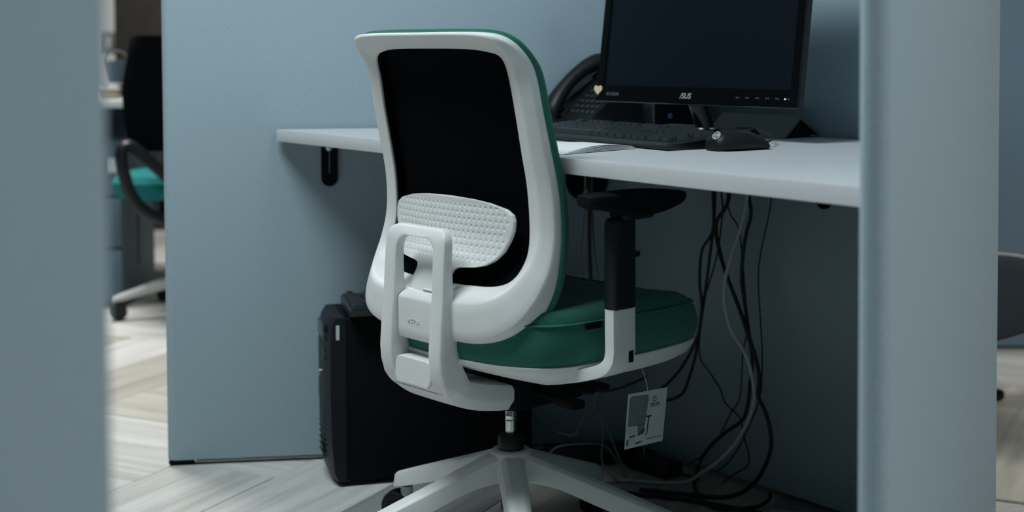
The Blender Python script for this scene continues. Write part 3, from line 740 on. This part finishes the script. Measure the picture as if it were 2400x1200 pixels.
cv = thing('cable_cover', 'dark grey raised cable cover with black open end behind the mouse', 'cover', (.511, 2.679, DZ), math.atan2(-.795, .607))
# local x along the wall panel (negative towards the corner), y towards the wall panel
Lc = .205
tri = [(0, .001), (.048, .042), (.052, .042), (.115, .004), (.115, .001), (.105, .001), (.05, .036), (.008, .001)]
bm = NB(); loft(bm, [[(x, y, z) for y, z in tri] for x in (-Lc, 0)]); obj('lid', bm, 'flap', cv, angle=10)
bm = NB(); loft(bm, [[(x, y, z) for y, z in ((.010, .0015), (.05, .0355), (.104, .0015))] for x in (-Lc+.004, -.004)]); obj('brush_insert', bm, 'black_matte', cv, smooth=False)
bm = NB(); rbox(bm, (.002, .100, .003), (.006, .05, .004), .001, 1); obj('end_trim', bm, 'darkmetal', cv)

# ------------------------------------------------------------------ tower computer
tw = thing('computer_tower', 'black desktop computer tower on the carpet under the desk', 'computer', (-.381, 2.888, 0), math.atan2(.255, .967))
# local x along its side (front bezel at x=0), y away from the camera
TWd, THt, TL_ = .165, .352, .43
obj('case', box((TL_/2+.02, TWd/2, THt/2+.006), (TL_-.03, TWd, THt-.012), .003), 'black_matte', tw)
fp = [(.035, .012), (.012, .012), (.004, .03), (-.002, .10), (-.004, .2), (-.003, .30), (.002, .34), (.010, THt), (.035, THt)]
bm = NB(); loft(bm, [[(x+.010*(abs(y-TWd/2)/(TWd/2))**3, y, z) for x, z in fp] for y in np.linspace(0, TWd, 11)])
fb = obj('front_bezel', bm, 'black', tw, angle=50)
for zc in (.315, .272):
    obj('drive_bay', box((.0012, TWd/2, zc), (.008, .104, .034), .002), 'gloss', fb)
    obj('eject_button', box((-.0052, TWd/2-.045, zc-.008), (.002, .014, .005), .0008, 1), 'darkmetal', fb)
bm = NB(); lathe(bm, [(0, 0), (.009, 0), (.009, .003), (.006, .004), (0, .004)], 20, mx=frame((-.004, TWd/2, .225), (0, -1, 0), (0, 0, 1))); obj('power_button', bm, 'chrome', fb)
for zc in (.19, .177): obj('usb_port', box((-.0042, TWd/2+.02, zc), (.003, .014, .006), .0008, 1), 'darkmetal', fb)
bm = NB()
for k in range(9): rbox(bm, (-.0006, TWd/2, .055+.012*k), (.003, .09, .003), .0008, 1)
gr = obj('vent_grille', bm, 'black_matte', fb); gr['kind'] = 'stuff'
lb = obj('label_sticker', box((.022, -.0006, .322), (.007, .0012, .030), .0003, 1), 'card', tw); lb['label'] = 'small white label'
for xx in (.06, TL_-.04):
    for yy in (.02, TWd-.02): obj('foot', box((xx, yy, .0045), (.03, .018, .009), .003), 'black', tw)
keyboard('spare black keyboard lying on top of the computer tower', (.102, 2.978, THt+.006), math.atan2(.255, .967), 'keyboards')

# ------------------------------------------------------------------ cables under the desk
def cable(name, label, pts, r, m='cable', top=False):
    pts = [tuple(p) for p in pts]
    if top: pts = [(pts[0][0], pts[0][1], .704)]+pts
    pts = [(x, y, max(z, r+.0016)) for x, y, z in pts]
    o = obj(name, tube(NB(), pts, r, 8, 5), m); o.location = (0, 0, 0)
    return tag(o, label, 'cable', 'cables under the desk')
c1 = [(0.400,2.826,0.618),(0.401,2.824,0.553),(0.396,2.832,0.526),(0.381,2.851,0.494),(0.377,2.855,0.433),(0.381,2.851,0.385),(0.378,2.854,0.347),(0.373,2.861,0.315),(0.348,2.894,0.251),(0.321,2.930,0.206),(0.29,2.955,0.17),(.26,2.97,.12)]
c2 = [(0.405,2.836,0.614),(0.403,2.838,0.551),(0.396,2.848,0.479),(0.388,2.858,0.402),(0.380,2.868,0.340),(0.376,2.873,0.305),(0.370,2.881,0.266),(0.362,2.892,0.231),(0.352,2.906,0.195),(0.339,2.922,0.178),(0.322,2.944,0.167),(.28,2.98,.155)]
c3 = [(0.418,2.835,0.615),(0.420,2.833,0.577),(0.412,2.843,0.494),(0.398,2.862,0.428),(0.388,2.874,0.385),(0.380,2.885,0.280),(0.398,2.861,0.245),(0.416,2.838,0.217),(0.423,2.829,0.193),(0.434,2.814,0.182),(0.448,2.795,0.170),(0.453,2.789,0.152),(0.457,2.784,0.128),(0.464,2.775,0.099),(0.460,2.780,0.075),(0.437,2.810,0.049),(0.420,2.832,0.025)]
c4 = [(0.432,2.833,0.600),(0.411,2.861,0.548),(0.417,2.853,0.493),(0.430,2.836,0.443),(0.451,2.809,0.381),(0.466,2.788,0.329),(0.476,2.776,0.296),(0.483,2.767,0.254),(0.481,2.769,0.219),(0.492,2.755,0.192),(0.500,2.744,0.158),(0.501,2.742,0.123),(0.492,2.755,0.083),(0.474,2.778,0.042),(0.451,2.809,0.012),(0.411,2.805,0.006),(0.362,2.820,0.006),(0.256,2.857,0.006)]
c5 = [(0.451,2.726,0.615),(0.441,2.739,0.556),(0.425,2.760,0.492),(0.416,2.771,0.447),(0.415,2.773,0.403),(0.425,2.760,0.354),(0.446,2.732,0.316),(0.456,2.720,0.287),(0.463,2.711,0.242),(0.460,2.714,0.208),(0.449,2.728,0.169),(0.429,2.755,0.122),(0.403,2.789,0.081),(0.379,2.820,0.052),(0.354,2.853,0.024),(0.319,2.898,0.006),(0.261,2.910,0.006),(0.235,2.919,0.006),(0.187,2.912,0.006)]
c6 = [(0.468,2.802,0.612),(0.471,2.799,0.574),(0.461,2.812,0.518),(0.456,2.819,0.446),(0.462,2.810,0.388),(0.467,2.804,0.345),(0.473,2.796,0.291),(0.473,2.796,0.261),(0.470,2.800,0.235),(0.467,2.804,0.197),(0.458,2.816,0.159),(0.429,2.854,0.123),(0.405,2.885,0.088),(0.387,2.909,0.051),(0.379,2.919,0.019),(0.370,2.875,0.006),(0.372,2.793,0.006),(0.393,2.740,0.006),(0.433,2.732,0.006),(0.477,2.747,0.006),(0.501,2.760,0.016),(0.503,2.757,0.028)]
c7 = [(0.508,2.783,0.609),(0.502,2.790,0.560),(0.491,2.806,0.492),(0.488,2.810,0.440),(0.491,2.805,0.363),(0.494,2.802,0.309),(0.494,2.801,0.262),(0.491,2.805,0.210),(0.481,2.819,0.167),(0.467,2.837,0.124),(0.457,2.850,0.095),(0.438,2.874,0.056),(0.416,2.903,0.026)]
c8 = [(0.435,2.862,0.585),(0.452,2.840,0.543),(0.458,2.832,0.499),(0.462,2.828,0.444),(0.467,2.820,0.342),(0.461,2.828,0.297),(0.459,2.831,0.256),(0.455,2.836,0.197),(0.441,2.855,0.163),(0.429,2.870,0.130),(0.417,2.886,0.099),(0.392,2.919,0.057),(0.364,2.956,0.026)]
cable('cable', 'black cable bowing left towards the chair seat, hanging leftmost of the bundle', c1, .0032, top=True)
cable('cable', 'black cable falling straight past the seat front behind the card', c2, .0032, top=True)
cable('cable', 'thin black cable crossing the bundle diagonally below the seat front', c3, .0017, top=True)
cable('cable', 'thick black cable hanging in the outermost wide loop to the floor', c4, .0042, top=True)
cable('cable', 'light grey cable hanging from the desk and running along the floor', c5, .0034, 'palecable', top=True)
cable('cable', 'thick black cable whose end makes a loop on the carpet', c6, .0038, top=True)
cable('cable', 'thin black cable hanging rightmost, set apart from the bundle', c7, .0016, top=True)
cable('cable', 'thin black cable hanging between the thick black ones, ending by the skirting gap', c8, .0016, top=True)
s1 = [(0.153,2.984,0.582),(0.146,2.993,0.506),(0.144,2.996,0.465),(0.148,2.991,0.412)]
s2 = [(0.162,2.989,0.581),(0.162,2.990,0.486),(0.165,2.985,0.404)]
s3 = [(0.168,2.998,0.580),(0.172,2.993,0.486),(0.178,2.984,0.428),(0.184,2.977,0.398)]
cable('cable', 'short grey cable hanging behind the armrest, left of three', s1, .0022, 'greycable', True)
cable('cable', 'short black cable hanging behind the armrest, middle of three', s2, .0040, 'cable', True)
cable('cable', 'short grey cable hanging behind the armrest, right of three', s3, .0024, 'greycable', True)
g1 = [(.034,3.075,.130),(.040,3.075,.108),(.058,3.075,.089),(.083,3.06,.076),(0.115,3.034,0.069),(0.133,3.010,0.078),(0.141,3.000,0.100),(0.154,2.983,0.127),(0.172,2.960,0.150),(.18,2.96,.25)]
g2 = [(.178,2.965,.30),(0.172,2.959,0.165),(0.184,2.944,0.121),(0.186,2.941,0.084),(0.184,2.944,0.045),(0.194,2.931,0.021),(0.218,2.899,0.008)]
g3 = [(.18,3.0,.30),(0.184,2.993,0.159),(0.197,2.976,0.106),(0.212,2.957,0.065),(0.226,2.938,0.033),(0.234,2.928,0.006)]
g4 = [(.055,2.985,.004),(.0805,2.98,.050),(.1046,2.98,.0617),(.1475,2.98,.0653),(.185,2.98,.0635),(.2056,2.975,.050),(.232,2.965,.004)]
g5 = [(.265,3.0,.12),(0.273,2.992,0.080),(0.276,2.988,0.056),(0.279,2.984,0.033),(0.279,2.985,0.006)]
cable('cable', 'grey cable sagging in a bow behind the gas lift', g1, .0026, 'greycable')
cable('cable', 'grey cable dropping to the floor, left of two behind the star base', g2, .0017, 'greycable')
cable('cable', 'grey cable dropping to the floor, right of two behind the star base', g3, .0017, 'greycable')
cable('cable', 'faint cable arching low over the floor behind the base leg', g4, .0017, 'greycable')
cable('cable', 'short grey cable below the printed card reaching the floor', g5, .0017, 'greycable')
cable('cable', 'black cable lying nearly straight on the carpet in front of the grey one', [(.12, 2.845, .006), (.22, 2.832, .006), (.32, 2.800, .006), (.42, 2.745, .006), (.50, 2.685, .006)], .0045)
cable('cable', 'black cable strung across behind the gas lift', [(.055, 3.09, .20), (.08, 3.06, .165), (.14, 3.03, .16), (.22, 2.99, .18), (.28, 2.97, .21)], .0028)
# adapters on the floor
for (x, y, rz, s, lab) in ((.30, 2.99, -50, (.12, .05, .032), 'black power adapter on the carpet beneath the printed card'), (.165, 3.06, 8, (.20, .05, .04), 'black multi socket strip on the carpet behind the star base')):
    a = thing('power_adapter' if s[0] < .2 else 'power_strip', lab, 'adapter' if s[0] < .2 else 'power strip', (x, y, .0018), R(rz))
    bd = obj('body', box((0, 0, s[2]/2), s, .006), 'black', a)
    if s[0] > .2:
        for k in range(4):
            bm = NB(); lathe(bm, [(.006, .0), (.018, .0), (.018, .002), (.006, .001)], 20, (-.07+.047*k, 0, s[2])); obj('socket', bm, 'black_matte', bd)
    else: obj('plug_lead', tube(NB(), [(s[0]/2-.002, 0, .016), (s[0]/2+.02, .004, .012), (s[0]/2+.05, .02, .005)], .003, 8, 4), 'cable', a)

# ------------------------------------------------------------------ background, left gap
fd = thing('far_desk', 'white desk far away in the gap at the left', 'desk', (-1.735, 5.16, 0))
obj('desktop', box((0, 0, .715), (.84, .62, .03), .003), 'desk', fd)
obj('modesty_panel', box((0, .22, .50), (.80, .018, .40), .002), 'greylam', fd)
for xx in (-.38, -.10):
    for yy in (-.26, .26): obj('leg', box((xx, yy, .35), (.04, .04, .70), .004), 'bgleg', fd)
pdl = thing('drawer_pedestal', 'blue grey drawer pedestal with white label under the far desk', 'drawer unit', (-1.50, 4.93, 0))
obj('body', box((0, .2, .30), (.30, .42, .56), .006), 'greylam', pdl)
for k in range(3):
    d = obj('drawer', box((0, -.018, .12+.18*k), (.29, .018, .17), .003), 'greylam', pdl)
    obj('handle', box((0, -.032, .17+.18*k), (.10, .012, .012), .003), 'darkmetal', d)
l2 = obj('label_sticker', box((.115, -.0285, .50), (.035, .002, .05), .0005, 1), 'card', pdl); l2['label'] = 'white label'
for xx in (-.11, .11):
    for yy in (.03, .37): obj('foot', box((xx, yy, .0105), (.04, .04, .02), .004), 'black', pdl)
pt = thing('flower_pot', 'dark tapered pot with wire handle on the far desk', 'pot', (-1.397, 5.02, .73))
bm = NB(); lathe(bm, [(0, 0), (.028, 0), (.045, .07), (.048, .075), (.044, .075), (.03, .01), (0, .008)], 24, (0, 0, .055)); obj('pot', bm, 'greylam', pt)
bm = NB(); lathe(bm, [(0, 0), (.03, 0), (.034, .03), (.026, .055), (0, .055)], 24); obj('stand', bm, 'bgleg', pt)
bm = NB(); tube(bm, [(-.047, 0, .125), (-.03, 0, .155), (0, 0, .165), (.03, 0, .155), (.047, 0, .125)], .003, 8, 4); obj('handle', bm, 'darkmetal', pt)
hp_ = thing('headset', 'pale headset resting around the dark pot on the far desk', 'headset', (-1.395, 4.96, .73))
bm = NB(); tube(bm, [(-.085, 0, .12), (-.07, 0, .06), (-.04, 0, .025), (0, 0, .018), (.04, 0, .03), (.068, 0, .07), (.080, 0, .12)], .010, 8, 4); obj('band', bm, 'bgleg', hp_)
bm = NB(); lathe(bm, [(0, -.012), (.026, -.012), (.03, 0), (.026, .012), (0, .012)], 20, mx=frame((.045, -.005, .031), (0, 1, 0), (0, 0, 1))); obj('ear_cushion', bm, 'black', hp_)
bb = thing('desk_tray', 'small beige tray at the far desk edge', 'tray', (-1.385, 4.895, .73))
obj('body', box((0, 0, .016), (.07, .05, .03), .008), 'beige', bb); obj('rim', box((0, 0, .032), (.075, .055, .006), .003), 'beige', bb)
# blurred black chair with loop arms
bc = thing('loop_arm_chair', 'blurred black backed office chair with teal seat in the left gap', 'chair', (-1.03, 4.82, 0))
bm = NB(); rings = []
for z, hw_, x_ in ((.575, .20, .03), (.60, .225, .03), (.68, .23, .02), (.78, .215, .0), (.88, .19, -.005), (.935, .175, -.01), (.945, .16, -.01)):
    rings.append(rounded([(x_-hw_, -.30-.12*(.75-z)*0, z), (x_+hw_, -.30, z), (x_+hw_, -.26, z), (x_-hw_, -.26, z)], .15))
loft(bm, rings); obj('backrest', bm, 'mesh', bc)
bm = NB(); rings = []
for z, sc in ((.41, .9), (.42, 1), (.465, 1.02), (.485, .97), (.49, .8)):
    rings.append([(sc*.295*math.copysign(abs(math.cos(a))**.5, math.cos(a)), sc*.25*math.copysign(abs(math.sin(a))**.5, math.sin(a)), z) for a in np.linspace(0, 2*math.pi, 40, endpoint=False)])
loft(bm, rings); obj('seat', bm, 'teal', bc)
bm = NB(); rbox(bm, (0, .02, .36), (.30, .26, .09), .02, 2); obj('mechanism', bm, 'black_matte', bc)
for s in (-1, 1):
    bm = NB(); P_ = [(-.07, .345), (-.145, .385), (-.185, .44), (-.205, .51), (-.212, .565), (-.205, .592), (-.185, .597), (-.14, .555), (-.07, .48)]
    # loop lies beside the seat, standing in a vertical plane turned towards the camera
    tube(bm, [((x+.01) if s < 0 else -(x+.01), -.35+.06*(x+.21)/.14, z) for x, z in P_], .020, 10, 4, rx=.026); obj('loop_arm', bm, 'black', bc)
bm = NB(); rbox(bm, (-.0, -.245, .56), (.05, .03, .26), .01, 2); obj('back_stem', bm, 'black', bc)
bm = NB(); lathe(bm, [(0, .06), (.028, .06), (.028, .22), (.016, .225), (.016, .33), (0, .33)], 20); obj('gas_lift', bm, 'black', bc)
for k, a in enumerate([205-72*k for k in range(5)]):
    bm = NB(); rings = []
    for r, w, zt, zb in ((.02, .03, .16, .10), (.12, .026, .145, .10), (.30, .02, .09, .065), (.33, .016, .08, .062)):
        rings.append(rounded([(r, -w, zb), (r, w, zb), (r, w*.8, zt), (r, -w*.8, zt)], .2))
    loft(bm, rings); l_ = obj('base_leg', bm, 'bgleg', bc); l_.rotation_euler = (0, 0, R(a))
    bm = NB(); lathe(bm, [(0, -.02), (.028, -.02), (.03, 0), (.028, .02), (0, .02)], 20, mx=frame((.31, 0, .0315), (1, 0, 0), (0, 0, 1))); c_ = obj('caster', bm, 'black', l_)
tag(obj('hanging_cord', tube(NB(), [(-1.245, 4.70, .40), (-1.243, 4.70, .33), (-1.244, 4.70, .25), (-1.246, 4.71, .19), (-1.25, 4.72, .19)], .0045, 8, 4), 'cable'), 'thin dark cord dangling from the black loop arm chair', 'cord')

# ------------------------------------------------------------------ background, right gap
rc = thing('lounge_chair', 'dark grey low chair with pale piping behind the right partition', 'chair', (.98, 3.20, 0))
def arc_pt(a, r, z): return (r*math.sin(a), .55-r*math.cos(a), z)
bm = NB(); rings = []
for i, a in enumerate(np.linspace(-.62, .62, 31)):
    q = abs(a)/.62; zt = .430-.075*q**3.2; zb = .222+.085*q**3
    rings.append(rounded([arc_pt(a, .50, zb), arc_pt(a, .55, zb), arc_pt(a, .562, (zb+zt)/2), arc_pt(a, .55, zt), arc_pt(a, .50, zt)], .18))
loft(bm, rings); obj('backrest', bm, 'greyup', rc, angle=60)
bm = NB(); tube(bm, [arc_pt(a, .536, .431-.075*(abs(a)/.62)**3.2) for a in np.linspace(-.6, .6, 25)], .0045, 8, 1); obj('piping', bm, 'bgleg', rc)
bm = NB(); rings = [[(sc*.29*math.copysign(abs(math.cos(a))**.6, math.cos(a)), .30+sc*.25*math.copysign(abs(math.sin(a))**.6, math.sin(a)), z) for a in np.linspace(0, 2*math.pi, 40, endpoint=False)] for z, sc in ((.24, .9), (.25, .98), (.31, 1), (.335, .95), (.34, .7))]
loft(bm, rings); obj('seat', bm, 'greyup', rc, angle=50)
bm = NB(); rbox(bm, (.27, .10, .235), (.10, .05, .03), .006, 2); rbox(bm, (.30, .20, .235), (.04, .25, .025), .006, 2); obj('arm_bracket', bm, 'black', rc)
bm = NB(); lathe(bm, [(0, .03), (.03, .03), (.03, .2), (.07, .24), (0, .24)], 20, (0, .30, 0)); obj('pedestal', bm, 'black', rc)
for k in range(4):
    bm = NB(); rings = [rounded([(r, -w, z0), (r, w, z0), (r, w, z1), (r, -w, z1)], .2) for r, w, z0, z1 in ((.02, .025, .03, .06), (.26, .018, .0015, .03), (.28, .014, .0015, .025))]
    loft(bm, rings); l_ = obj('leg', bm, 'black', rc); l_.location = (0, .30, 0); l_.rotation_euler = (0, 0, R(20+90*k))
